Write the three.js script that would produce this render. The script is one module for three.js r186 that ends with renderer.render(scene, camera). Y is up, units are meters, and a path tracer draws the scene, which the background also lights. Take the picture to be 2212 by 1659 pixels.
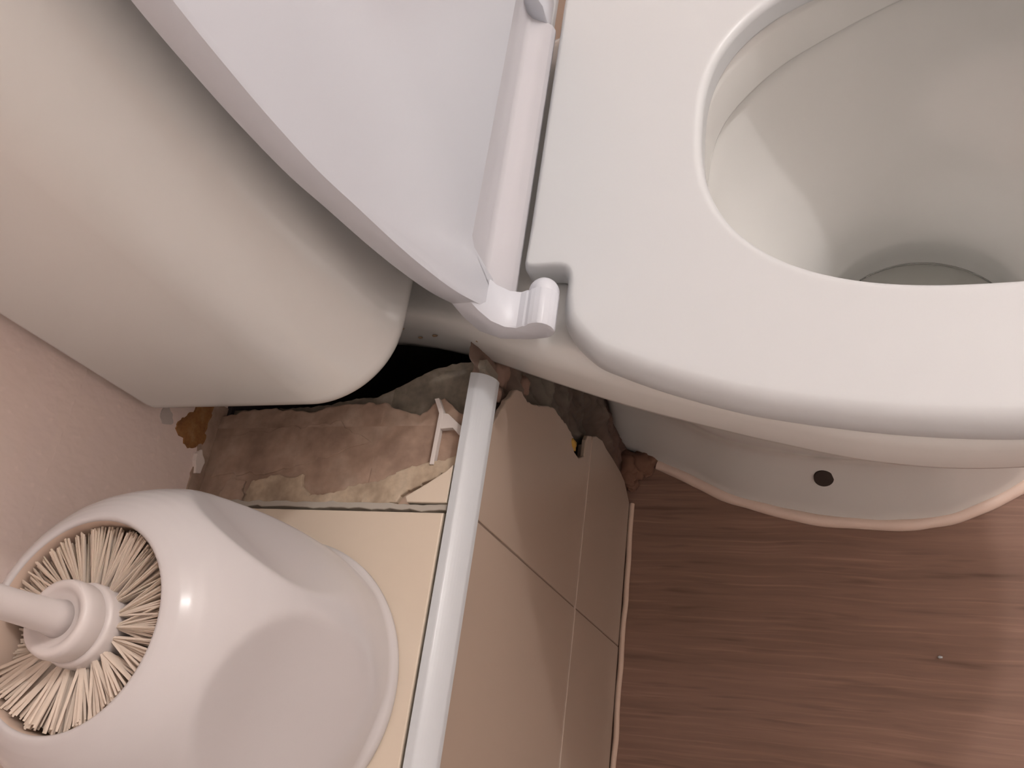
import * as THREE from 'three';
import { mergeGeometries, mergeVertices, toCreasedNormals } from 'three/addons/utils/BufferGeometryUtils.js';
import { ImprovedNoise } from 'three/addons/math/ImprovedNoise.js';

// ---------------------------------------------------------------- camera, light, exposure
const scene = new THREE.Scene();
scene.background = new THREE.Color(0x000000);
const camera = new THREE.PerspectiveCamera(2 * Math.atan(829.5 / 1841.76) * 180 / Math.PI, 2212 / 1659, 0.02, 20);
camera.position.set(-0.3621, 0.8159, 0.3865);
camera.quaternion.setFromRotationMatrix(new THREE.Matrix4().makeBasis(
  new THREE.Vector3(0.13178, -0.32203, 0.93751),
  new THREE.Vector3(0.89187, 0.45132, 0.02965),
  new THREE.Vector3(-0.43266, 0.83223, 0.34668)));
const renderer = new THREE.WebGLRenderer({ antialias: true });
renderer.toneMapping = THREE.LinearToneMapping;
renderer.toneMappingExposure = 1.0;
renderer.shadowMap.enabled = true;
const LAMP = [0.78, 2.17, 1.64];
const LAMP_POWER = 3.4, LAMP_COLOR = new THREE.Color().setRGB(1.0, 0.955, 0.94);

// ---------------------------------------------------------------- helpers
const noise = new ImprovedNoise();
let seed = 7;
const rnd = () => { seed = (seed * 1664525 + 1013904223) >>> 0; return seed / 4294967296; };
const rr = (a, b) => a + (b - a) * rnd();
const N3 = (x, y, z = 0) => noise.noise(x + 31.7, y + 17.3, z + 5.1);
const fbm = (x, y, z = 0, o = 4) => { let s = 0, a = 0.5, f = 1; for (let i = 0; i < o; i++) { s += a * N3(x * f, y * f, z * f + i * 7); a *= 0.5; f *= 2; } return s; };
const used = {};
function numbered(name) { const n = used[name] = (used[name] ?? -1) + 1; return n ? `${name}_${String(n).padStart(3, '0')}` : name; }
function thing(name, label, category, pos, extra = {}) {
  const g = new THREE.Group(); g.name = numbered(name); g.position.set(...pos); g.userData = { label, category, ...extra }; scene.add(g); return g;
}
function structGroup(name, label, pos = [0, 0, 0]) {
  const g = new THREE.Group(); g.name = name; g.position.set(...pos); g.userData = { kind: 'structure', label }; scene.add(g); return g;
}
function mesh(name, geo, mat, parent, label, kind) {
  const m = new THREE.Mesh(geo, mat); m.name = name; m.castShadow = m.receiveShadow = true;
  if (label) m.userData.label = label;
  if (kind) m.userData.kind = kind;
  parent.add(m); return m;
}
// geometry given in world coordinates, hung under a group that stands at its base
function part(name, geo, mat, parent, label, kind) {
  let o = new THREE.Vector3();
  for (let p = parent; p && p !== scene; p = p.parent) o.add(p.position);
  geo.translate(-o.x, -o.y, -o.z);
  return mesh(name, geo, mat, parent, label, kind);
}
const box = (x0, x1, y0, y1, z0, z1) => new THREE.BoxGeometry(x1 - x0, y1 - y0, z1 - z0).translate((x0 + x1) / 2, (y0 + y1) / 2, (z0 + z1) / 2);
const shapeOf = pts => new THREE.Shape(pts.map(p => new THREE.Vector2(p[0], p[1])));
function extrude(shape, depth, bevel = 0, seg = 2, curve = 12) {
  const g = new THREE.ExtrudeGeometry(shape, { depth: depth - 2 * bevel, bevelEnabled: bevel > 0, bevelThickness: bevel, bevelSize: bevel, bevelOffset: -bevel, bevelSegments: seg, curveSegments: curve });
  return g.translate(0, 0, bevel);
}
// slab lying flat: outline in (x, z), between two heights
function slab(pts, y0, y1, bevel = 0) { return extrude(shapeOf(pts.map(p => [p[0], -p[1]])), y1 - y0, bevel).rotateX(-Math.PI / 2).translate(0, y0, 0); }
// slab standing up: outline in (x, y), between two depths z
function panel(pts, z0, z1, bevel = 0) { return extrude(shapeOf(pts), z1 - z0, bevel).translate(0, 0, z0); }
// profile in (z, y) drawn along x
function run(pts, x0, x1, bevel = 0) {
  const g = extrude(shapeOf(pts.map(p => [-p[0], p[1]])), x1 - x0, bevel);
  return g.rotateY(Math.PI / 2).translate(x0, 0, 0);
}
function crease(g, deg) { return toCreasedNormals(g.index ? g.toNonIndexed() : g, deg * Math.PI / 180); }
// subdivide an outline and make it ragged
function ragged(pts, amp, step = 0.003, freq = 160, k = 0) {
  const out = [];
  for (let i = 0; i < pts.length; i++) {
    const a = pts[i], b = pts[(i + 1) % pts.length], L = Math.hypot(b[0] - a[0], b[1] - a[1]), n = Math.max(1, Math.round(L / step));
    for (let j = 0; j < n; j++) {
      const t = j / n, x = a[0] + (b[0] - a[0]) * t, y = a[1] + (b[1] - a[1]) * t;
      out.push([x + amp * 2 * N3(x * freq, y * freq, k), y + amp * 2 * N3(x * freq + 50, y * freq, k + 9)]);
    }
  }
  return out;
}
function raggedPath(pts, amp, step, freq, k) { const n = Math.max(1, Math.round(Math.hypot(pts[0][0] - pts[pts.length - 1][0], pts[0][1] - pts[pts.length - 1][1]) / step)); const r = ragged(pts, amp, step, freq, k); return [...r.slice(0, r.length - n), pts[pts.length - 1]]; }
// rings (arrays of [x, y, z], all of one length, closed) joined into a skin
function loft(rings, capA, capB, uvScale = 1) {
  const n = rings[0].length, pos = [], uv = [], idx = [];
  rings.forEach((r, i) => r.forEach((p, j) => { pos.push(p[0], p[1], p[2]); uv.push(j / n * uvScale, i / rings.length * uvScale); }));
  for (let i = 0; i + 1 < rings.length; i++) for (let j = 0; j < n; j++) {
    const a = i * n + j, b = i * n + (j + 1) % n, c = a + n, d = b + n;
    idx.push(a, c, b, b, c, d);
  }
  const cap = (r, off, flip) => {
    const c = [0, 0, 0]; r.forEach(p => { c[0] += p[0] / n; c[1] += p[1] / n; c[2] += p[2] / n; });
    const k = pos.length / 3; pos.push(...c); uv.push(0, 0);
    for (let j = 0; j < n; j++) { const a = off + j, b = off + (j + 1) % n; flip ? idx.push(k, b, a) : idx.push(k, a, b); }
  };
  if (capA) cap(rings[0], 0, false);
  if (capB) cap(rings[rings.length - 1], (rings.length - 1) * n, true);
  const g = new THREE.BufferGeometry();
  g.setAttribute('position', new THREE.Float32BufferAttribute(pos, 3));
  g.setAttribute('uv', new THREE.Float32BufferAttribute(uv, 2));
  g.setIndex(idx); g.computeVertexNormals();
  return g;
}
// make sure that a closed skin faces outwards (signed volume)
function outward(g) {
  const p = g.attributes.position, ix = g.index; let v = 0;
  const a = new THREE.Vector3(), b = new THREE.Vector3(), c = new THREE.Vector3();
  for (let i = 0; i < ix.count; i += 3) { a.fromBufferAttribute(p, ix.getX(i)); b.fromBufferAttribute(p, ix.getX(i + 1)); c.fromBufferAttribute(p, ix.getX(i + 2)); v += a.dot(b.cross(c)); }
  if (v < 0) { const arr = ix.array; for (let i = 0; i < arr.length; i += 3) { const t = arr[i + 1]; arr[i + 1] = arr[i + 2]; arr[i + 2] = t; } g.computeVertexNormals(); }
  return g;
}
// half outline [x >= 0, z] from the back middle to the front middle, resampled and mirrored into a closed ring of n points
function ringOutline(half, n, smooth = true) {
  const h = n / 2;
  let pts = half.map(p => new THREE.Vector3(p[0], 0, p[1]));
  let c = smooth ? new THREE.CatmullRomCurve3(pts, false, 'centripetal') : null;
  const q = c ? c.getSpacedPoints(h) : pts;
  const out = [];
  for (let i = 0; i <= h; i++) out.push([i === 0 || i === h ? 0 : Math.max(0, q[i].x), q[i].z]);
  for (let i = h - 1; i > 0; i--) out.push([-out[i][0], out[i][1]]);
  return out;
}
function superHalf(a, b, n, zc, m = 64, bb = b) {
  const out = [];
  for (let i = 0; i <= m; i++) {
    const t = -Math.PI / 2 + Math.PI * i / m, c = Math.cos(t), s = Math.sin(t);
    out.push([a * Math.pow(Math.abs(c) < 1e-9 ? 0 : Math.abs(c), 2 / n), zc + (s < 0 ? bb : b) * Math.sign(s) * Math.pow(Math.abs(s), 2 / n)]);
  }
  return out;
}
const mixRing = (A, B, w) => A.map((p, i) => [p[0] + (B[i][0] - p[0]) * w, p[1] + (B[i][1] - p[1]) * w]);
const at = (ring, y, x0 = 0) => ring.map(p => [p[0] + x0, y, p[1]]);
function tube(points, r, seg = 60, rad = 10, closed = false) { return new THREE.TubeGeometry(new THREE.CatmullRomCurve3(points.map(p => new THREE.Vector3(...p)), closed), seg, r, rad, closed); }
function lump(x, y, z, sx, sy, sz, k, amp = 0.35) {
  const g = mergeVertices(new THREE.IcosahedronGeometry(1, 3).deleteAttribute('uv').deleteAttribute('normal')), p = g.attributes.position;
  for (let i = 0; i < p.count; i++) {
    const v = new THREE.Vector3().fromBufferAttribute(p, i), s = 1 + amp * fbm(v.x * 1.6 + k * 9, v.y * 1.6, v.z * 1.6, 4) * 2;
    p.setXYZ(i, x + v.x * s * sx, y + v.y * s * sy, z + v.z * s * sz);
  }
  g.computeVertexNormals(); return g;
}
// uv in metres from two world axes
function planarUV(g, a, b) {
  const p = g.attributes.position, uv = new Float32Array(p.count * 2);
  for (let i = 0; i < p.count; i++) { uv[2 * i] = p.getComponent(i, a); uv[2 * i + 1] = p.getComponent(i, b); }
  g.setAttribute('uv', new THREE.BufferAttribute(uv, 2)); return g;
}
const lin2s = v => Math.round(255 * (v <= 0.0031308 ? 12.92 * v : 1.055 * Math.pow(v, 1 / 2.4) - 0.055));
function tex(w, h, fn, color = true) {
  const d = new Uint8Array(w * h * 4);
  for (let y = 0; y < h; y++) for (let x = 0; x < w; x++) {
    const c = fn(x / w, y / h), i = (y * w + x) * 4;
    for (let k = 0; k < 3; k++) d[i + k] = Math.max(0, Math.min(255, color ? lin2s(Math.max(0, Math.min(1, c[k]))) : Math.round(c[k] * 255)));
    d[i + 3] = 255;
  }
  const t = new THREE.DataTexture(d, w, h, THREE.RGBAFormat);
  t.wrapS = t.wrapT = THREE.RepeatWrapping; t.magFilter = THREE.LinearFilter; t.minFilter = THREE.LinearFilter;
  if (color) t.colorSpace = THREE.SRGBColorSpace;
  t.needsUpdate = true; return t;
}
const lin = (r, g, b) => new THREE.Color().setRGB(r, g, b);
const std = (c, o = {}) => new THREE.MeshStandardMaterial({ color: c, roughness: 0.6, ...o });
const phys = (c, o = {}) => new THREE.MeshPhysicalMaterial({ color: c, roughness: 0.4, ...o });

// ---------------------------------------------------------------- materials
const ceramic = phys(lin(0.735, 0.735, 0.71), { roughness: 0.22, clearcoat: 0.5, clearcoatRoughness: 0.12 });
const seatPlastic = phys(lin(0.565, 0.585, 0.595), { roughness: 0.3, specularIntensity: 0.7 });
const lidPlastic = phys(lin(0.57, 0.59, 0.635), { roughness: 0.34, specularIntensity: 0.7 });
const holderPlastic = phys(lin(0.525, 0.495, 0.49), { roughness: 0.2, specularIntensity: 0.5 });
const brushPlastic = phys(lin(0.60, 0.545, 0.525), { roughness: 0.4 });
const bristleMat = phys(lin(0.86, 0.75, 0.64), { roughness: 0.9, transmission: 0.4, thickness: 0 });
const trimPlastic = phys(lin(0.475, 0.49, 0.505), { roughness: 0.3 });
const flangePlastic = std(lin(0.62, 0.56, 0.52), { roughness: 0.6 });
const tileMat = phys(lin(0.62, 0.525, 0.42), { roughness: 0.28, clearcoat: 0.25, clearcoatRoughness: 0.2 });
const tileFace = phys(lin(0.39, 0.305, 0.24), { roughness: 0.3, clearcoat: 0.2, clearcoatRoughness: 0.25 });  // same cream as the top tiles, with the front's shade put into it
const groutGrey = std(lin(0.40, 0.36, 0.31), { roughness: 0.95 });
const groutPale = std(lin(0.45, 0.36, 0.30), { roughness: 0.9 });
const siliconeMat = phys(lin(0.72, 0.56, 0.47), { roughness: 0.45 });
const sealMat = phys(lin(0.62, 0.46, 0.36), { roughness: 0.5 });
const darkWood = std(lin(0.10, 0.075, 0.06), { roughness: 0.95 });
const blobTex = (base, dark, light, fx, fy, k) => tex(512, 512, (u, v) => {
  const n = fbm(u * fx, v * fy, k, 5), m = fbm(u * fx * 5, v * fy * 5, k + 3, 4), a = Math.max(0, Math.min(1, 0.5 + 1.3 * n)), b = 1 + 0.28 * m;
  return [0, 1, 2].map(i => (a < 0.5 ? dark[i] + (base[i] - dark[i]) * a * 2 : base[i] + (light[i] - base[i]) * (a - 0.5) * 2) * b);
});
const setRep = (t, sx, sy) => { t.repeat.set(sx, sy); return t; };
const pinkMat = std(0xffffff, { roughness: 0.92, map: setRep(blobTex([0.37, 0.255, 0.19], [0.25, 0.165, 0.12], [0.44, 0.33, 0.255], 5, 5, 1), 6, 6), bumpMap: setRep(tex(256, 256, (u, v) => { const n = 0.5 + fbm(u * 10, v * 10, 3, 5) * 0.8; return [n, n, n]; }, false), 8, 8), bumpScale: 0.0012 });
const creamMat = std(0xffffff, { roughness: 0.95, map: setRep(blobTex([0.46, 0.36, 0.26], [0.33, 0.25, 0.18], [0.55, 0.45, 0.34], 6, 6, 2), 8, 8) });
const greyMat = std(0xffffff, { roughness: 0.95, map: setRep(blobTex([0.235, 0.20, 0.155], [0.15, 0.125, 0.10], [0.32, 0.275, 0.22], 7, 7, 3), 8, 8) });
const mortarMat = std(0xffffff, { roughness: 0.95, vertexColors: true });
const rubbleMat = std(lin(0.17, 0.085, 0.055), { roughness: 0.95 });
const orangeMat = std(0xffffff, { roughness: 0.9, map: setRep(blobTex([0.30, 0.135, 0.045], [0.22, 0.095, 0.035], [0.36, 0.19, 0.08], 5, 5, 4), 20, 20) });
const blackMat = std(lin(0.03, 0.027, 0.03), { roughness: 0.9 });
const wallTex = setRep(tex(1024, 1024, (u, v) => {
  const n = fbm(u * 5, v * 5, 1, 4), sp = fbm(u * 90, v * 60, 6, 3), s = 1 + 0.04 * n + (sp > 0.25 ? (sp - 0.25) * 0.35 : 0);
  return [0.82 * s, 0.67 * s, 0.605 * s];
}), 2, 2);
const wallBump = setRep(tex(1024, 1024, (u, v) => { const n = 0.5 + 0.5 * fbm(u * 90, v * 60, 6, 3); return [n, n, n]; }, false), 2, 2);
const wallMat = std(0xffffff, { roughness: 0.75, map: wallTex, bumpMap: wallBump, bumpScale: 0.0006 });
const plainWall = std(lin(0.88, 0.84, 0.815), { roughness: 0.85 });
const ceilMat = std(lin(0.88, 0.86, 0.84), { roughness: 0.9 });
// brown wood-print vinyl, the grain runs away from the wall (along z)
const floorTex = tex(2048, 1024, (u, v) => {   // u: 1 m along the grain, v: 0.5 m across
  const z = u, x = v * 0.5, w = 0.012 * fbm(z * 3.2, x * 5, 2, 3) + 0.004 * fbm(z * 11, x * 14, 4, 2);
  const xs = x + w;
  const fine = fbm(z * 14, xs * 260, 1, 4), mid = fbm(z * 4.5, xs * 70, 3, 4), big = fbm(z * 2.6, xs * 9, 5, 3);
  const streak = Math.max(0, fbm(z * 9, xs * 420, 8, 3) - 0.1), dark = Math.max(0, fbm(z * 12, xs * 150, 11, 3) - 0.14);
  const s = 1 + 0.32 * big + 0.30 * mid + 0.16 * fine + 0.95 * streak - 0.9 * dark;
  return [0.235 * s, 0.139 * s * (1 + 0.04 * big), 0.102 * s * (1 + 0.08 * big)];
});
floorTex.repeat.set(1, 2);
const floorMat = phys(0xffffff, { roughness: 0.5, map: floorTex, specularIntensity: 0.5 });

// ---------------------------------------------------------------- the room
const RX0 = -0.66, RX1 = 1.25, RZ1 = 2.15, RY = 2.4;
function struct(name, geo, mat, label) { const m = mesh(name, geo, mat, scene, label, 'structure'); return m; }
{
  const f = planarUV(box(RX0 - 0.1, RX1 + 0.1, -0.1, 0, -0.1, RZ1 + 0.1), 2, 0);
  struct('floor', f, floorMat, 'dark brown wood-print vinyl floor beside the toilet');
}
struct('ceiling', box(RX0 - 0.1, RX1 + 0.1, RY, RY + 0.1, -0.1, RZ1 + 0.1), ceilMat);
struct('wall_left', box(RX0 - 0.1, RX0, 0, RY, 0, RZ1), plainWall);
struct('wall_right', box(RX1, RX1 + 0.1, 0, RY, 0, RZ1), plainWall);
struct('wall_front', box(RX0 - 0.1, RX1 + 0.1, 0, RY, RZ1, RZ1 + 0.1), plainWall);
{
  const wall = structGroup('wall_back', 'pinkish beige back wall with a damaged lower edge');
  part('wall_surface', planarUV(box(RX0 - 0.1, RX1 + 0.1, 0, RY, -0.1, 0), 0, 1), wallMat, wall);
  part('bare_patch', panel(ragged([[-0.150, 0.398], [-0.150, 0.408], [-0.159, 0.411], [-0.1656, 0.4146], [-0.1785, 0.4240], [-0.1833, 0.4234], [-0.1848, 0.4160], [-0.1900, 0.4106], [-0.1882, 0.4045], [-0.181, 0.398]], 0.0012, 0.0018, 300, 2), -0.002, 0.0012, 0), orangeMat, wall, 'orange-brown bare patch chipped out of the wall edge');
  part('bare_wall_base', planarUV(panel(ragged([[-0.150, 0.384], [-0.150, 0.409], [-0.160, 0.4065], [-0.172, 0.4035], [-0.184, 0.4010], [-0.200, 0.3995], [-0.226, 0.3985], [-0.226, 0.384]], 0.0010, 0.0025, 200, 11), -0.002, 0.0011, 0), 0, 1), pinkMat, wall, 'strip of bare brown plaster at the foot of the wall');
  part('plaster_sliver', panel(ragged([[-0.1862, 0.3990], [-0.1905, 0.4015], [-0.1965, 0.4005], [-0.2020, 0.398], [-0.2008, 0.3935], [-0.193, 0.3925]], 0.0005, 0.002, 200, 3), -0.001, 0.0028, 0.0004), std(lin(0.80, 0.70, 0.64), { roughness: 0.8 }), wall, 'white sliver of loose plaster');
  part('filler_smudge', panel(ragged([[-0.1775, 0.4395], [-0.1725, 0.436], [-0.1755, 0.429], [-0.1815, 0.4285], [-0.184, 0.4335], [-0.1815, 0.440]], 0.0012, 0.002, 200, 5), -0.001, 0.0005, 0), std(lin(0.56, 0.49, 0.45), { roughness: 0.9 }), wall, 'pale grey smudge of filler');
}

// ---------------------------------------------------------------- the tiled boxing along the wall
const LZ = 0.192, LY = 0.399;
const ledge = structGroup('wall_ledge', 'cream tiled boxed-in ledge along the back wall, broken open beside the toilet');
{
  // carcass boards: top and front, left open round the toilet pan
  const openEdge = [[-0.150, 0.0], [-0.1495, 0.050], [-0.1474, 0.0775], [-0.1435, 0.0974], [-0.1423, 0.1141], [-0.1355, 0.1293], [-0.1235, 0.1500], [-0.1200, 0.168], [-0.118, 0.186]];
  part('top_board', planarUV(slab([[RX0, 0], ...raggedPath(openEdge, 0.0008, 0.003, 200, 1), [RX0, 0.186]], 0.360, 0.381, 0), 0, 2), greyMat, ledge, 'grey mortar bed');
  part('top_board', planarUV(slab([[0.16, 0], [RX1, 0], [RX1, 0.186], [0.16, 0.186]], 0.360, 0.381, 0), 0, 2), greyMat, ledge);
  part('front_board', box(RX0, -0.155, 0, 0.36, 0.160, 0.184), darkWood, ledge);
  part('front_board', box(0.16, RX1, 0, 0.36, 0.160, 0.184), darkWood, ledge);
  part('shaded_bare_wall', box(-0.24, 0.2, 0, 0.384, 0.0, 0.004), std(lin(0.05, 0.04, 0.04), { roughness: 0.95 }), ledge, 'raw wall inside the boxing, coloured near black for the shade of the hollow');  // near-black panel added so that the hollow looks unlit
  // old plaster, pinkish brown, with a broken edge towards the toilet
  const pink = [[-0.2235, 0.0], [-0.158, 0.0], [-0.152, 0.030], [-0.1545, 0.070], [-0.1496, 0.1034], [-0.1508, 0.127], [-0.1563, 0.1412], [-0.1602, 0.1502], [-0.1541, 0.1551], [-0.1504, 0.1607], [-0.1486, 0.1651], [-0.1592, 0.1793], [-0.162, 0.1855], [-0.2235, 0.1855]];
  part('old_plaster', planarUV(slab(ragged(pink, 0.0010, 0.003, 170, 4), 0.3805, 0.3885, 0.0012), 0, 2), pinkMat, ledge, 'pinkish brown layer of old plaster');
  // torn flap that leaves a ridge across the plaster
  part('old_plaster', planarUV(slab(ragged([[-0.172, 0.012], [-0.166, 0.055], [-0.1640, 0.095], [-0.176, 0.118], [-0.191, 0.080], [-0.199, 0.050], [-0.200, 0.010]], 0.002, 0.003, 120, 6), 0.388, 0.3892, 0.0005), 0, 2), pinkMat, ledge);
  const cream = [[-0.2225, 0.0422], [-0.2118, 0.0397], [-0.2040, 0.0433], [-0.2011, 0.0573], [-0.2002, 0.0778], [-0.2076, 0.0817], [-0.2125, 0.0873], [-0.2127, 0.0977], [-0.2066, 0.1155], [-0.2025, 0.1367], [-0.1956, 0.1477], [-0.1920, 0.1638], [-0.1876, 0.1830], [-0.1925, 0.1830], [-0.2010, 0.1729], [-0.2101, 0.1537], [-0.2175, 0.1461], [-0.2200, 0.120], [-0.2215, 0.08]];
  part('tile_adhesive', planarUV(slab(ragged(cream, 0.0013, 0.0022, 220, 5), 0.387, 0.3915, 0.0008), 0, 2), creamMat, ledge, 'cream remains of tile adhesive');
  part('tile_adhesive', planarUV(slab(ragged([[-0.219, 0.018], [-0.204, 0.022], [-0.203, 0.036], [-0.213, 0.038], [-0.221, 0.034]], 0.002, 0.0022, 200, 8), 0.387, 0.3900, 0.0006), 0, 2), pinkMat, ledge);
  // grout left standing at the edge of the missing tile
  part('grout', slab(ragged([[-0.2195, 0.0], [-0.2195, 0.184], [-0.2232, 0.184], [-0.2232, 0.0]], 0.0007, 0.004, 150, 2), 0.387, 0.3972, 0.0006), groutGrey, ledge, 'grey grout line');
  // bed under the sound tiles
  part('tile_bed', slab([[RX0, 0], [-0.2230, 0], [-0.2230, 0.1845], [RX0, 0.1845]], 0.381, 0.3915, 0), groutGrey, ledge);
  part('tile_bed', slab([[0.16, 0], [RX1, 0], [RX1, 0.1845], [0.16, 0.1845]], 0.381, 0.3915, 0), groutGrey, ledge);
  // top tiles
  const topTile = (x0, x1) => part('tile', slab([[x0, 0.0025], [x1, 0.0025], [x1, 0.1832], [x0, 0.1832]], 0.391, LY, 0.0009), tileMat, ledge);
  topTile(-0.4225, -0.2250); topTile(-0.6245, -0.4255); topTile(RX0, -0.6275);
  for (let x = 0.162; x < RX1 - 0.01; x += 0.2) topTile(x, Math.min(x + 0.197, RX1));
  part('tile', slab([[-0.1962, 0.1840], [-0.1998, 0.1806], [-0.2081, 0.1690], [-0.2158, 0.1572], [-0.2192, 0.1588], [-0.2192, 0.1840]], 0.391, LY, 0.0006), tileMat, ledge, 'broken corner left of a cream tile');
  // front tiles: upper course broken towards the toilet, lower course cut round its foot
  const Z0 = 0.1912, Z1 = 0.1950;
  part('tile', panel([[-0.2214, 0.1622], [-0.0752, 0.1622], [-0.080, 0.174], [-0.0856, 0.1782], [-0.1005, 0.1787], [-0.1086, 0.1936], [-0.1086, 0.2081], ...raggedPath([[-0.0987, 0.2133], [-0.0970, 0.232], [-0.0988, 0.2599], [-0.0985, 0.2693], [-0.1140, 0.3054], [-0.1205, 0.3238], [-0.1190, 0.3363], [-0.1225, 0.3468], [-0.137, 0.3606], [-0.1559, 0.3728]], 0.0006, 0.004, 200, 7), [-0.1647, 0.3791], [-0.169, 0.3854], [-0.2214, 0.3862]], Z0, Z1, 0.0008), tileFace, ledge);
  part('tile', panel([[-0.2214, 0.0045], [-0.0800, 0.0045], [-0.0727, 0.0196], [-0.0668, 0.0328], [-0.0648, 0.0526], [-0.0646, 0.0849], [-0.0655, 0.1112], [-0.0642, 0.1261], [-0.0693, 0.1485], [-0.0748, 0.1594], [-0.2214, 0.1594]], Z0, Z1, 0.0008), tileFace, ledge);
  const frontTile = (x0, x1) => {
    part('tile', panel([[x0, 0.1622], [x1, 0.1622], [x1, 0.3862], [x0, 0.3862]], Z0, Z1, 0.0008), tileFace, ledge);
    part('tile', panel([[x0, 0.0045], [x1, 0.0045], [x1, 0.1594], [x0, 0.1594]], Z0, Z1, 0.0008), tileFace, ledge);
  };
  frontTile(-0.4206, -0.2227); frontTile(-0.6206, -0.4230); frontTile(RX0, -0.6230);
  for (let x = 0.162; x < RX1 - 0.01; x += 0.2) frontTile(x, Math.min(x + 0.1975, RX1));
  part('grout', box(RX0, -0.078, 0.1585, 0.1630, 0.184, 0.1946), groutPale, ledge, 'pale horizontal grout joint');
  part('grout', box(-0.2238, -0.2198, 0.003, 0.387, 0.184, 0.1940), std(lin(0.20, 0.145, 0.11), { roughness: 0.95 }), ledge);
  part('grout', box(-0.4238, -0.4198, 0.003, 0.387, 0.184, 0.1943), groutGrey, ledge);
  part('grout', box(0.162, RX1, 0.003, 0.387, 0.184, 0.1943), groutPale, ledge);
  // rough mortar between the cut tiles and the pan, a height field with a hole knocked into it
  {
    const nx = 180, ny = 200, x0 = -0.175, x1 = 0.185, y0 = 0, y1 = 0.388, pos = [], col = [], idx = [];
    const gs = (x, y, cx, cy, sx, sy) => Math.exp(-(((x - cx) / sx) ** 2 + ((y - cy) / sy) ** 2));
    for (let j = 0; j <= ny; j++) for (let i = 0; i <= nx; i++) {
      const x = x0 + (x1 - x0) * i / nx, y = y0 + (y1 - y0) * j / ny;
      const n = fbm(x * 55, y * 38, 2, 5), m = fbm(x * 22, y * 12, 8, 4);
      let z = 0.1855 + 0.011 * n + 0.006 * m - 0.006 * Math.max(0, (y - 0.30) / 0.09);
      z -= 0.11 * Math.min(1, Math.max(0, 2.2 * gs(x, y, -0.0975, 0.172, 0.0095, 0.042) - 0.3));
      z -= 0.02 * gs(x, y, -0.052, 0.118, 0.012, 0.03);
      z = Math.min(z, 0.1908);
      pos.push(x, y, z);
      const g = Math.max(0, Math.min(1, 0.55 + 2.0 * m)), b = 1 + 0.5 * n, low = Math.max(0, Math.min(1, (0.16 - y) / 0.12)), hi = Math.max(0, Math.min(1, (y - 0.29) / 0.06));
      let c = [0.21, 0.185, 0.15].map((v, k) => v * g + [0.13, 0.10, 0.078][k] * (1 - g));
      c = c.map((v, k) => v + ([0.16, 0.085, 0.06][k] - v) * low * 0.8);
      c = c.map((v, k) => v + ([0.25, 0.155, 0.115][k] - v) * hi * 0.75);
      const pitShade = 1 - 0.75 * Math.min(1, 1.5 * gs(x, y, -0.0975, 0.172, 0.010, 0.042));  // shade of the knocked-in hole put into the mortar colour
      col.push(...c.map(v => v * b * pitShade * 0.72));
    }
    for (let j = 0; j < ny; j++) for (let i = 0; i < nx; i++) { const a = j * (nx + 1) + i, b = a + 1, c = a + nx + 1, d = c + 1; idx.push(a, b, c, b, d, c); }
    const g = new THREE.BufferGeometry();
    g.setAttribute('position', new THREE.Float32BufferAttribute(pos, 3)); g.setAttribute('color', new THREE.Float32BufferAttribute(col, 3));
    g.setAttribute('uv', new THREE.Float32BufferAttribute(new Float32Array(pos.length / 3 * 2), 2));
    g.setIndex(idx); g.computeVertexNormals();
    part('rough_mortar', g, mortarMat, ledge, 'rough grey-brown mortar exposed round the toilet pan');
  }
  part('foam_crumb', lump(-0.1035, 0.2105, 0.1935, 0.0050, 0.0080, 0.003, 3), std(lin(0.42, 0.25, 0.045), { roughness: 0.9 }), ledge, 'yellow crumb of old foam');
  for (const [x, y, z, s, k] of [[-0.133, 0.362, 0.187, 0.006, 1], [-0.146, 0.3735, 0.186, 0.008, 2], [-0.112, 0.350, 0.182, 0.011, 4], [-0.103, 0.312, 0.185, 0.008, 5]])
    part('loose_mortar', lump(x, y, z, s, s * 0.8, s * 0.6, k), std(lin(0.26, 0.165, 0.125), { roughness: 0.95 }), ledge);
}
// white corner profile on the front edge, with its perforated fixing flange laid bare
{
  const t = structGroup('trim_1', 'white plastic corner profile along the front edge of the ledge');
  const prof = [[0.1852, 0.3860]];
  for (let i = 0; i <= 12; i++) { const a = Math.PI / 2 * (1 - i / 12); prof.push([0.1858 + 0.0134 * Math.cos(a), 0.3872 + 0.0134 * Math.sin(a)]); }
  prof.push([0.1992, 0.3862]);
  part('profile', crease(run(prof, RX0, -0.1372, 0.0006), 35), trimPlastic, t);
  part('profile', crease(run(prof, 0.162, RX1, 0.0006), 35), trimPlastic, t);
  part('tile_stop', box(-0.2192, -0.1690, 0.3838, 0.3868, 0.186, 0.1972), tileMat, t, 'cream strip under the corner profile');
  part('tile_stop', box(RX0, -0.2232, 0.3845, 0.3868, 0.186, 0.1966), tileFace, t);
  const fl = [slab([[-0.1935, 0.1654], [-0.1603, 0.1655], [-0.1505, 0.1608], [-0.1500, 0.1636], [-0.1590, 0.1683], [-0.1935, 0.1680]], 0.3884, 0.3926, 0.0003),
    slab([[-0.1598, 0.1672], [-0.1606, 0.1715], [-0.1668, 0.1790], [-0.1718, 0.1860], [-0.1760, 0.1860], [-0.1745, 0.1808], [-0.1700, 0.1762], [-0.1705, 0.1676]], 0.3884, 0.3922, 0.0003)];
  part('fixing_flange', mergeGeometries(fl), flangePlastic, t, 'perforated fixing flange of the corner profile');
}
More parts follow.
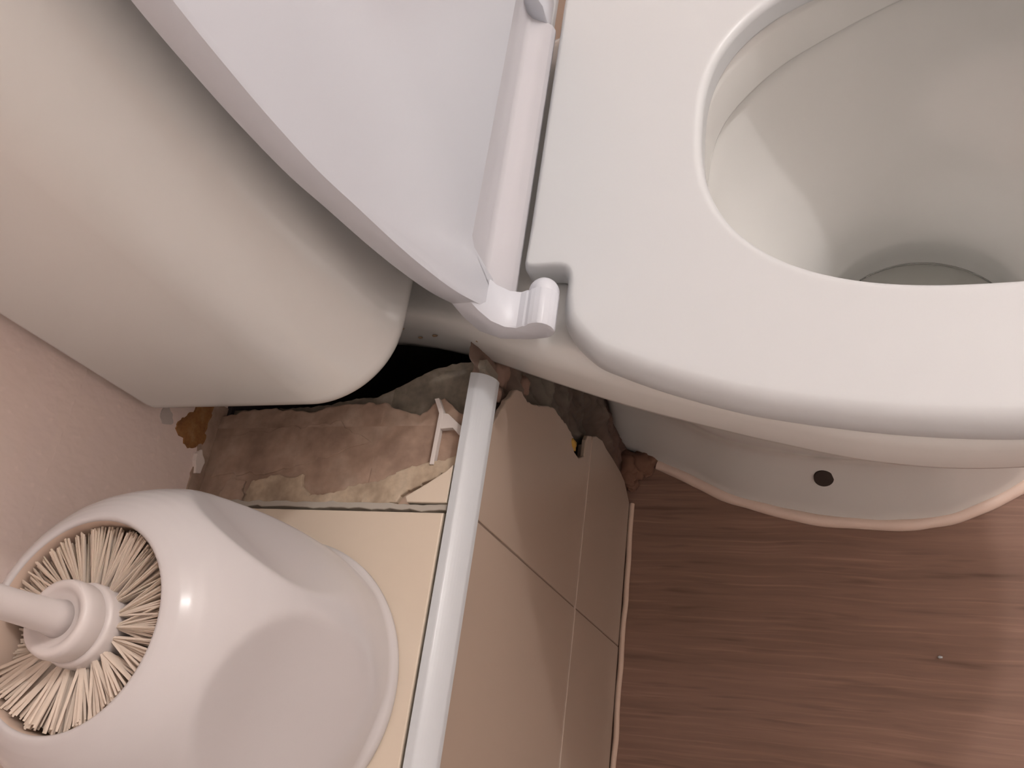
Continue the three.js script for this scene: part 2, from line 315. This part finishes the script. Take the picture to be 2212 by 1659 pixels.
{
  const pts = []; for (let x = RX0; x <= -0.07; x += 0.02) pts.push([x, 0.0015 + 0.0004 * N3(x * 60, 1), 0.1975 + 0.0012 * N3(x * 40, 4) - 0.001 * Math.max(0, (x + 0.15) * 8)]);
  const m = struct('trim_2', tube(pts, 0.0028, 120, 8), sealMat, 'thin bead of sealant along the foot of the tiled ledge');
  void m;
}

// ---------------------------------------------------------------- toilet
const X0 = 0.01;
const toilet = thing('toilet', 'white close-coupled toilet with its seat down and lid raised against the cistern', 'toilet', [X0, 0, 0.33]);
const NR = 200;
{
  const rim = ringOutline([[0, 0.022], [0.05, 0.022], [0.088, 0.025], [0.098, 0.045], [0.102, 0.109], [0.1165, 0.170], [0.1362, 0.223], [0.1535, 0.271], [0.167, 0.315], [0.1815, 0.368], [0.190, 0.406], [0.194, 0.445], [0.193, 0.48], [0.186, 0.54], [0.165, 0.605], [0.125, 0.665], [0.065, 0.70], [0, 0.71]], NR);
  const foot = ringOutline([[0, 0.165], [0.022, 0.172], [0.038, 0.205], [0.058, 0.249], [0.081, 0.295], [0.0945, 0.347], [0.1012, 0.388], [0.1033, 0.439], [0.097, 0.485], [0.083, 0.516], [0.063, 0.5475], [0.035, 0.575], [0, 0.585]], NR);
  const inner = (a, b, bb, n, zc) => ringOutline(superHalf(a, b, n, zc, 96, bb), NR);
  const inset = (ring, d) => ring.map(p => { const cx = 0, cz = 0.40, l = Math.hypot(p[0] - cx, p[1] - cz); return [p[0] - p[0] / l * d, p[1] - (p[1] - cz) / l * d]; });
  const R = [];
  const push = (ring, y) => R.push(at(ring, y, X0));
  for (const [y, d] of [[0, 0], [0.004, 0.0008], [0.02, 0.004], [0.04, 0.008], [0.06, 0.012], [0.08, 0.0155], [0.095, 0.0170], [0.11, 0.0172]]) push(inset(foot, d), y);
  for (const [y, w] of [[0.135, -0.10], [0.17, 0.03], [0.21, 0.17], [0.25, 0.33], [0.28, 0.47], [0.31, 0.62], [0.33, 0.74], [0.345, 0.85], [0.355, 0.94], [0.361, 0.982], [0.367, 1.0]]) push(mixRing(foot, rim, w), y);
  push(rim, 0.378); push(rim, 0.388);
  for (const [y, d] of [[0.3945, 0.0012], [0.3995, 0.0042], [0.4030, 0.0088], [0.4045, 0.015], [0.405, 0.024]]) push(inset(rim, d), y);
  const lip = ringOutline([[0, 0.3165], [0.03, 0.3185], [0.0528, 0.3240], [0.070, 0.3330], [0.090, 0.3490], [0.1065, 0.3667], [0.126, 0.3975], [0.141, 0.4250], [0.150, 0.4458], [0.157, 0.4850], [0.152, 0.530], [0.130, 0.575], [0.090, 0.610], [0.045, 0.628], [0, 0.633]], NR);
  const grow = (ring, k) => ring.map(p => { const l = Math.hypot(p[0], p[1] - 0.465); return [p[0] * (1 + k / l), 0.465 + (p[1] - 0.465) * (1 + k / l)]; });
  push(grow(lip, 0.010), 0.4048); push(grow(lip, 0.004), 0.4035); push(grow(lip, 0.0012), 0.4005); push(lip, 0.396); push(lip, 0.380); push(lip, 0.3655); push(grow(lip, 0.0006), 0.3630); push(grow(lip, 0.003), 0.3615); push(grow(lip, 0.007), 0.3595); push(grow(lip, 0.008), 0.355);
  const throat = inner(0.0672, 0.0740, 0.0712, 2, 0.456);
  for (const [y, w] of [[0.345, 1.05], [0.332, 1.0], [0.316, 0.92], [0.300, 0.80], [0.284, 0.65], [0.268, 0.49], [0.253, 0.345], [0.240, 0.235], [0.229, 0.155], [0.219, 0.095]]) push(mixRing(throat, lip, w), y);
  push(inner(0.0705, 0.0790, 0.0750, 2, 0.456), 0.208);
  push(inner(0.0672, 0.0740, 0.0712, 2, 0.456), 0.2005);
  push(inner(0.0660, 0.0722, 0.0698, 2, 0.456), 0.194);
  push(inner(0.0655, 0.0715, 0.0690, 2, 0.456), 0.180);
  push(inner(0.0652, 0.0710, 0.0687, 2, 0.456), 0.160);
  push(inner(0.0560, 0.0600, 0.0580, 2, 0.456), 0.145);
  push(inner(0.0350, 0.0380, 0.0360, 2, 0.456), 0.128);
  part('bowl', outward(loft(R, true, true)), ceramic, toilet);
  // standing water
  const w = ringOutline(superHalf(0.0650, 0.0708, 2, 0.456, 64, 0.0685), 96);
  part('water', outward(loft([at(w, 0.1615, X0), at(w, 0.1690, X0)], true, true)), phys(lin(0.96, 0.97, 0.95), { transmission: 1, roughness: 0.02, ior: 1.33, thickness: 0.02 }), toilet, 'standing water in the bowl');
  // fixing hole in the foot: a solid disc, the hole's shade in its colour
  part('fixing_hole', new THREE.CylinderGeometry(0.0083, 0.0083, 0.012, 32).scale(1.55, 1, 1).translate(0, -0.0050, 0).rotateZ(1.374).translate(-0.0765, 0.070, 0.3812), std(lin(0.035, 0.024, 0.018), { roughness: 0.9 }), toilet, 'dark fixing hole in the side of the foot');
  for (const [x, y, z, r, k] of [[-0.1016, 0.386, 0.1487, 0.0011, 1], [-0.1097, 0.390, 0.1826, 0.0013, 2], [-0.0955, 0.387, 0.1243, 0.0010, 3], [-0.0982, 0.379, 0.1345, 0.0010, 4]]) part('rust_spot', lump(x, y, z, r * 0.4, r, r * 1.5, k, 0.5), std(lin(0.30, 0.20, 0.12), { roughness: 0.9 }), toilet, 'small brown rust spot on the rim');
  // uneven bead of sealant round the foot
  const bead = []; for (let i = 0; i < NR; i++) { const p = foot[i]; if (p[1] > 0.222) bead.push(p); }
  const k0 = bead.findIndex((p, i) => i && Math.hypot(p[0] - bead[i - 1][0], p[1] - bead[i - 1][1]) > 0.02);
  const ord = (k0 > 0 ? [...bead.slice(k0), ...bead.slice(0, k0)] : bead).map((p, i) => { const l = Math.hypot(p[0], p[1] - 0.42), s = 1 + (0.0018 + 0.0022 * N3(i * 0.16, 2)) / l; return [X0 + p[0] * s, 0.0012 + 0.0012 * N3(i * 0.23, 8), 0.42 + (p[1] - 0.42) * s]; });
  part('sealant_bead', tube(ord, 0.0062, 260, 10), siliconeMat, toilet, 'uneven pale bead of sealant round the foot');
}
// seat
{
  const outer = [[-0.078, 0.2192], [-0.0815, 0.2205], [-0.0830, 0.2240], [-0.0838, 0.2405], [-0.0860, 0.2450], [-0.0905, 0.2468], [-0.108, 0.2462], [-0.120, 0.2485], [-0.1310, 0.2560], [-0.1430, 0.2690], [-0.1492, 0.2815], [-0.1575, 0.3010], [-0.1660, 0.3250], [-0.1735, 0.3500], [-0.1815, 0.3920], [-0.1860, 0.4290], [-0.1876, 0.4690], [-0.1840, 0.5250], [-0.1690, 0.5900], [-0.1350, 0.6550], [-0.0800, 0.7000], [0.0, 0.7130]];
  const rightFront = outer.slice(0, -1).reverse().filter(p => p[1] > 0.27).map(p => [2 * X0 - p[0], p[1]]);
  const right = [[0.1660, 0.2700], [0.1655, 0.2520], [0.1640, 0.2300], [0.1600, 0.2210], [0.1540, 0.2192]];
  const V = p => new THREE.Vector3(p[0], 0, p[1]);
  const path = new THREE.CurvePath();
  path.add(new THREE.LineCurve3(V([X0, 0.2192]), V(outer[0])));
  path.add(new THREE.CatmullRomCurve3(outer.map(V), false, 'centripetal'));
  path.add(new THREE.CatmullRomCurve3([outer[outer.length - 1], ...rightFront, ...right].map(V), false, 'centripetal'));
  path.add(new THREE.LineCurve3(V(right[right.length - 1]), V([X0, 0.2192])));
  const n = 520, O = path.getSpacedPoints(n).slice(0, n).map(p => [p.x, p.z]);
  let H0 = ringOutline(superHalf(0.1215, 0.1455, 2.5, 0.4664, 200), 400).map(p => [p[0] + X0, p[1]]);
  H0 = [H0[0], ...H0.slice(1).reverse()];
  const H = new THREE.CatmullRomCurve3(H0.map(V), true).getSpacedPoints(n).slice(0, n).map(p => [p.x, p.z]);
  const normals = P => P.map((p, i) => { const a = P[(i + n - 1) % n], c = P[(i + 1) % n], l = Math.hypot(c[0] - a[0], c[1] - a[1]); return [(c[1] - a[1]) / l, -(c[0] - a[0]) / l]; });
  const smoothN = N => { for (let k = 0; k < 3; k++) N = N.map((v, i) => { const a = N[(i + n - 1) % n], c = N[(i + 1) % n], x = a[0] + 2 * v[0] + c[0], y = a[1] + 2 * v[1] + c[1], l = Math.hypot(x, y); return [x / l, y / l]; }); return N; };
  let ON = smoothN(normals(O)), HN = smoothN(normals(H));
  const sgn = (P, N) => { const i = Math.floor(n / 2); return (N[i][1] > 0 ? 1 : -1); };
  const so = -sgn(O, ON), sh = sgn(H, HN);                       // into the material
  const yT = 0.4268, yB = 0.4080, R = [];
  const small = i => Math.abs(O[i][0] + 0.082) < 0.012 && O[i][1] < 0.262 ? 0.35 : (O[i][1] < 0.2205 ? 0.55 : 1);
  const sm0 = O.map((_, i) => small(i)), sm = sm0.map((_, i) => { let t = 0; for (let k = -6; k <= 6; k++) t += sm0[(i + k + n) % n]; return t / 13; });
  const ringO = (d, y, dy) => O.map((p, i) => [p[0] + so * ON[i][0] * d * sm[i], y + dy * (1 - sm[i]), p[1] + so * ON[i][1] * d * sm[i]]);
  const ringH = (d, y) => H.map((p, i) => [p[0] + sh * HN[i][0] * d, y, p[1] + sh * HN[i][1] * d]);
  const Q = Math.PI / 2;
  for (let k = 0; k <= 6; k++) { const a = Q * k / 6; R.push(ringH(0.003 * (1 - Math.sin(a)), yB + 0.003 * (1 - Math.cos(a)) * 0 + 0.003 * (1 - Math.sin(Q - a)) )); }
  for (let k = 0; k <= 8; k++) { const a = Q * k / 8; R.push(ringH(0.0055 * (1 - Math.cos(a)), yT - 0.0055 * (1 - Math.sin(a)))); }
  const inn = ringH(0.009, yT), out2 = ringO(0.0125, yT, 0);
  for (const w of [0, 0.25, 0.5, 0.75, 1]) R.push(inn.map((p, i) => [p[0] + (out2[i][0] - p[0]) * w, yT, p[2] + (out2[i][2] - p[2]) * w]));
  for (let k = 1; k <= 12; k++) { const a = Q * k / 12; R.push(ringO(0.0105 * (1 - Math.sin(a)), yT - 0.0125 * (1 - Math.cos(a)), 0.006 * (1 - Math.cos(a)))); }
  R.push(ringO(0, yB + 0.002, 0)); R.push(ringO(0.001, yB + 0.0005, 0)); R.push(ringO(0.003, yB, 0)); R.push(ringH(0.006, yB)); R.push(R[0].map(p => [...p]));
  const g = outward(loft(R, false, false));
  part('seat', g, seatPlastic, toilet, 'white toilet seat folded down');
}
// raised lid
{
  const half = [[0.1262, 0.4305], [0.131, 0.442], [0.145, 0.481], [0.1536, 0.515], [0.1594, 0.5445], [0.1644, 0.577], [0.1686, 0.604], [0.1705, 0.630], [0.1712, 0.655], [0.1705, 0.690], [0.166, 0.735], [0.150, 0.785], [0.115, 0.832], [0.06, 0.858], [0, 0.865]];
  const cv = new THREE.SplineCurve(half.map(p => new THREE.Vector2(X0 + p[0], p[1]))).getPoints(120);
  const rightSide = cv.map(p => [p.x, p.y]), leftSide = rightSide.slice(0, -1).reverse().map(p => [2 * X0 - p[0], p[1]]);
  const yb = 0.4765;
  const notch = [[X0 - 0.119, 0.437], [X0 - 0.111, 0.444], [X0 - 0.109, yb - 0.004], [X0 - 0.105, yb], [X0 + 0.105, yb], [X0 + 0.109, yb - 0.004], [X0 + 0.111, 0.444], [X0 + 0.119, 0.437]];
  const lean = g => { const p = g.attributes.position; for (let i = 0; i < p.count; i++) p.setZ(i, p.getZ(i) - 0.03 * (p.getY(i) - 0.44)); return g; };
  const body = panel([...rightSide, ...leftSide, ...notch], 0.1965, 0.2120, 0.0032);
  const lid = part('lid', crease(lean(body), 40), lidPlastic, toilet, 'white toilet lid standing open');
  // coved hinge edge with its lips
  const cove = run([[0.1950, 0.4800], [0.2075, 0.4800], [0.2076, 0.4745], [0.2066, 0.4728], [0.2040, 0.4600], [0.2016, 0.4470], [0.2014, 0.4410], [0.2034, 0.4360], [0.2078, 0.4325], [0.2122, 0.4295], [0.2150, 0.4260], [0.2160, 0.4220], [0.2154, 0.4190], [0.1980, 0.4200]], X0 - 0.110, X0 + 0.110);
  part('hinge_edge', crease(cove, 42), phys(lin(0.50, 0.495, 0.52), { roughness: 0.34, specularIntensity: 0.7 }), lid, 'coved hinge edge of the lid');  // lid plastic made darker: the shade of the cove is in this colour
  const lug = [[0.1970, 0.470], [0.2085, 0.470], [0.2105, 0.455], [0.2135, 0.4435], [0.2190, 0.4365], [0.2250, 0.4345], [0.2290, 0.4362]];
  for (let i = 0; i <= 12; i++) { const a = Math.PI * (0.78 - i / 12 * 1.3); lug.push([0.2372 + 0.0090 * Math.cos(a), 0.4302 + 0.0090 * Math.sin(a)]); }
  lug.push([0.2290, 0.4205], [0.2120, 0.4230], [0.2020, 0.4330], [0.1985, 0.4480]);
  const pin = x => new THREE.CapsuleGeometry(0.0088, 0.011, 10, 28).rotateZ(Math.PI / 2).translate(x, 0.4302, 0.2372);
  part('hinge_lug', mergeGeometries([crease(run(lug, -0.1290, -0.1045, 0.0015), 40), pin(-0.1095).toNonIndexed()]), lidPlastic, lid, 'rounded hinge lug');
  part('hinge_lug', crease(run(lug.filter(p => p[0] < 0.2175), 0.1190, 0.1480, 0.0015), 40), lidPlastic, lid, 'rounded hinge lug');
}
// cistern
{
  const rect = (x0, x1, z0, z1, rf, rb, d) => {
    const out = [], arc = (cx, cz, r, a0, a1, m) => { for (let i = 0; i <= m; i++) { const a = a0 + (a1 - a0) * i / m; out.push([cx + r * Math.cos(a), cz + r * Math.sin(a)]); } };
    x0 += d; x1 -= d; z0 += d * 0.3; z1 -= d; const f = Math.max(0.004, rf - d), b = Math.max(0.003, rb - d * 0.3), H = Math.PI / 2;
    arc(x1 - f, z1 - f, f, 0, H, 20); arc(x0 + f, z1 - f, f, H, 2 * H, 20); arc(x0 + b, z0 + b, b, 2 * H, 3 * H, 8); arc(x1 - b, z0 + b, b, 3 * H, 4 * H, 8);
    return out;
  };
  const R = [], S = (d, y) => R.push(at(rect(-0.185, 0.205, 0.004, 0.168, 0.050, 0.010, d), y));
  S(0.060, 0.4445); S(0.022, 0.4445);
  for (let i = 0; i <= 8; i++) { const a = Math.PI / 2 * i / 8; S(0.017 * (1 - Math.sin(a)), 0.4445 + 0.019 * (1 - Math.cos(a))); }
  for (const y of [0.52, 0.60, 0.68, 0.76, 0.80]) S(-(y - 0.4635) * 0.006, y);
  S(0.008, 0.80);
  const body = outward(loft(R, true, true));
  const neck = outward(loft([at(rect(-0.07, 0.09, 0.04, 0.13, 0.03, 0.03, 0), 0.402), at(rect(-0.07, 0.09, 0.04, 0.13, 0.03, 0.03, 0), 0.447)], true, true));
  part('cistern', mergeGeometries([body, neck]), ceramic, toilet, 'white ceramic cistern');
  const L = [], T = (d, y) => L.push(at(rect(-0.190, 0.210, 0.002, 0.174, 0.052, 0.010, d), y));
  T(0.003, 0.801); T(0, 0.804); T(0, 0.822); T(0.003, 0.830); T(0.010, 0.8345); T(0.05, 0.837);
  const lidm = part('cistern_lid', outward(loft(L, true, true)), ceramic, toilet);
  part('flush_button', new THREE.CylinderGeometry(0.019, 0.020, 0.008, 32).translate(X0, 0.8405, 0.085), std(lin(0.7, 0.7, 0.7), { metalness: 1, roughness: 0.2 }), lidm);
}

// ---------------------------------------------------------------- brush holder and brush
const HX = -0.3225, HZ = 0.098;
{
  const holder = thing('toilet_brush_holder', 'white plastic toilet brush holder with arched facets standing on the tiled ledge', 'brush holder', [HX, LY, HZ]);
  const n = 220;
  const prof = [[0, 0.0758], [0.0012, 0.0768], [0.0045, 0.0770], [0.0060, 0.0758], [0.0085, 0.0752], [0.02, 0.0762], [0.035, 0.0772], [0.05, 0.0776], [0.065, 0.0772], [0.078, 0.0762], [0.09, 0.0746], [0.10, 0.0725], [0.11, 0.0698], [0.118, 0.0668], [0.125, 0.0636], [0.131, 0.0603], [0.136, 0.0568], [0.140, 0.0531], [0.1432, 0.0495], [0.1452, 0.0466], [0.1461, 0.0446], [0.1459, 0.0433], [0.1448, 0.0425], [0.14, 0.0422], [0.12, 0.0435], [0.10, 0.046], [0.06, 0.05], [0.02, 0.05], [0.006, 0.048]];
  const q = y => { const t = Math.min(1, Math.max(0, (y - 0.004) / 0.10)); const s = t * t * (3 - 2 * t); return 0.0752 - 0.0125 * s - 0.02 * Math.max(0, y - 0.104); };
  const facet = (th, y, r) => {
    if (y < 0.0062 || r < 0.0430) return r;
    const step = 2 * Math.PI / 5, c0 = 106 * Math.PI / 180;
    let d = ((th - c0) % step + step * 1.5) % step - step / 2;
    const f = q(y) / Math.cos(d), k = 0.0012 + 0.004 * Math.max(0, 1 - y / 0.06);
    const h = Math.max(0, Math.min(1, 0.5 + 0.5 * (f - r) / k));
    return f + (r - f) * h - k * h * (1 - h) >= r ? r : (f * (1 - h) + r * h - k * h * (1 - h));
  };
  const outerN = prof.findIndex(p => p[1] === 0.0425);
  const dense = [];
  for (let i = 0; i < prof.length - 1; i++) { const m = i >= 4 && i < 18 ? 4 : 1; for (let j = 0; j < m; j++) dense.push([prof[i][0] + (prof[i + 1][0] - prof[i][0]) * j / m, prof[i][1] + (prof[i + 1][1] - prof[i][1]) * j / m, i < outerN]); }
  dense.push([...prof[prof.length - 1], false]);
  const R = dense.map(([y, r, o]) => { const ring = []; for (let j = 0; j < n; j++) { const th = j / n * 2 * Math.PI, k = o ? facet(th, y, r) : r; ring.push([k * Math.cos(th), y, k * Math.sin(th)]); } return ring; });
  const cut = dense.findIndex(p => p[0] === 0.1448);
  const skin = loft(R, true, true), nIdx = cut * n * 6, all = Array.from(outward(skin).index.array), p0 = all.slice(0, nIdx), p1 = all.slice(nIdx, (R.length - 1) * n * 6), caps = all.slice((R.length - 1) * n * 6);
  const sub = ix => { const g = skin.clone(); g.setIndex(ix); return g; };
  mesh('body', sub([...p0, ...caps.slice(0, n * 3)]), holderPlastic, holder);
  mesh('inner_wall', sub([...p1, ...caps.slice(n * 3)]), phys(lin(0.60, 0.46, 0.37), { roughness: 0.35 }), holder, 'inside wall of the holder with warm bounced light put into its colour');  // warm light bouncing inside the holder is painted into this tan

  const brush = thing('toilet_brush', 'white toilet brush with pale bristles standing inside its holder', 'toilet brush', [HX, LY + 0.008, HZ]);
  const y0 = LY + 0.008, Y = y => y - y0;
  const lathe = pts => new THREE.LatheGeometry(pts.map(p => new THREE.Vector2(p[0], Y(p[1]))), 48);
  mesh('hub', lathe([[0, 0.445], [0.014, 0.446], [0.0165, 0.452], [0.0175, 0.525], [0.0172, 0.5395], [0.0158, 0.5425], [0, 0.5425]]), brushPlastic, brush);
  mesh('collar', lathe([[0, 0.541], [0.0146, 0.541], [0.0158, 0.543], [0.0160, 0.5495], [0.0152, 0.5522], [0.0136, 0.5530], [0.0115, 0.5522], [0.0098, 0.5505], [0, 0.5500]]), brushPlastic, brush);
  const handle = mesh('handle', lathe([[0, 0.548], [0.0078, 0.549], [0.0066, 0.556], [0.0060, 0.575], [0.0058, 0.70], [0.0065, 0.715], [0.0090, 0.735], [0.0098, 0.76], [0.0092, 0.79], [0.006, 0.80], [0, 0.802]]), brushPlastic, brush);
  void handle;
  // bristles: tufts that fan out from the hub
  const tri = [];
  const bristle = (a, b, r) => {
    const A = new THREE.Vector3(...a), B = new THREE.Vector3(...b), d = B.clone().sub(A).normalize(), u = new THREE.Vector3(0, 1, 0).cross(d).normalize(), v = d.clone().cross(u);
    const P = [], Q = []; for (let k = 0; k < 3; k++) { const t = k * 2.0944, o = u.clone().multiplyScalar(Math.cos(t)).addScaledVector(v, Math.sin(t)); P.push(A.clone().addScaledVector(o, r * 1.1)); Q.push(B.clone().addScaledVector(o, r * 0.7)); }
    for (let k = 0; k < 3; k++) { const l = (k + 1) % 3; for (const w of [P[k], P[l], Q[k], P[l], Q[l], Q[k]]) tri.push(w.x, w.y, w.z); }
    for (const w of [Q[0], Q[1], Q[2]]) tri.push(w.x, w.y, w.z);
  };
  for (const [y, tufts, len, lift] of [[0.5345, 19, 0.0420, 0.002], [0.525, 20, 0.0425, 0.001], [0.513, 19, 0.0425, -0.001], [0.498, 18, 0.0425, -0.002], [0.478, 16, 0.042, -0.004], [0.460, 15, 0.042, -0.006]])
    for (let k = 0; k < tufts; k++) {
      const a0 = (k + rr(-0.22, 0.22)) / tufts * 2 * Math.PI + y * 400, gap = rnd() < 0.06, bend = rr(-0.06, 0.06);
      if (gap && y > 0.53) continue;
      for (let i = 0; i < 40; i++) {
        const da = rr(-1, 1), a1 = a0 + da * 0.045, a2 = a0 + bend + da * 0.185 + rr(-0.03, 0.03), L = len * rr(0.93, 1.0), dy = rr(-0.0022, 0.0022);
        const p = [0.0165 * Math.cos(a1), Y(y + dy), 0.0165 * Math.sin(a1)], qv = [L * Math.cos(a2), Y(y + dy * 2.2 + lift + rr(-0.001, 0.001)), L * Math.sin(a2)];
        bristle(p, qv, rr(0.0005, 0.00085));
      }
    }
  const hair = new THREE.BufferGeometry(); hair.setAttribute('position', new THREE.Float32BufferAttribute(tri, 3)); hair.computeVertexNormals();
  // the tangle of bristles further in
  const core = new THREE.LatheGeometry([[0.0165, 0.450], [0.036, 0.452], [0.0385, 0.47], [0.0385, 0.515], [0.0370, 0.5235], [0.0330, 0.5265], [0.0260, 0.5285], [0.0168, 0.5300]].map(p => new THREE.Vector2(p[0], Y(p[1]))), 160).toNonIndexed();
  const cp = core.attributes.position;
  for (let i = 0; i < cp.count; i++) { const x = cp.getX(i), z = cp.getZ(i), a = Math.atan2(z, x), n = N3(Math.cos(a) * 22, Math.sin(a) * 22, cp.getY(i) * 30); cp.setXYZ(i, x * (1 + 0.05 * n), cp.getY(i) + 0.003 * n, z * (1 + 0.05 * n)); }
  core.deleteAttribute('uv'); core.computeVertexNormals();
  const g = mergeGeometries([hair, core]);
  mesh('bristles', g, bristleMat, brush, 'pale cream bristles', 'stuff');
}

// ---------------------------------------------------------------- small debris
{
  const crumbs = [];
  for (const [x, z, s, k] of [[-0.045, 0.197, 0.011, 1], [-0.037, 0.205, 0.013, 2], [-0.030, 0.214, 0.010, 3], [-0.052, 0.190, 0.012, 4], [-0.040, 0.190, 0.014, 5], [-0.060, 0.196, 0.007, 6], [-0.034, 0.223, 0.006, 7], [-0.046, 0.211, 0.005, 8]]) crumbs.push(lump(x, s * 0.45, z, s, s * 0.62, s, k, 0.45));
  const m = mesh('mortar_rubble', mergeGeometries(crumbs), rubbleMat, scene, 'reddish brown mortar rubble heaped on the floor between ledge and toilet foot', 'stuff');
  m.userData.category = 'rubble';
}
{
  const c = thing('plaster_crumb', 'tiny white plaster crumb lying alone on the brown floor', 'crumb', [-0.2097, 0, 0.4686]);
  mesh('crumb', lump(0, 0.0012, 0, 0.0011, 0.0011, 0.0019, 5), trimPlastic, c);
}

// ---------------------------------------------------------------- ceiling lamp
{
  const lamp = thing('ceiling_lamp', 'round white ceiling lamp hanging on a short stem', 'lamp', [LAMP[0], RY, LAMP[2]]);
  const dy = LAMP[1] - RY;
  mesh('ceiling_plate', new THREE.CylinderGeometry(0.05, 0.055, 0.02, 32).translate(0, -0.01, 0), trimPlastic, lamp);
  mesh('stem', new THREE.CylinderGeometry(0.008, 0.008, Math.abs(dy) - 0.05, 16).translate(0, dy / 2 - 0.0, 0), trimPlastic, lamp);
  mesh('globe', new THREE.SphereGeometry(0.042, 32, 20).translate(0, dy, 0), new THREE.MeshStandardMaterial({ color: 0xffffff, emissive: LAMP_COLOR, emissiveIntensity: 6 }), lamp, 'glowing opal globe');
  const l = new THREE.PointLight(LAMP_COLOR, LAMP_POWER); l.position.set(0, dy, 0); l.castShadow = true; l.shadow.radius = 2; l.decay = 2; lamp.add(l);
}

renderer.render(scene, camera);
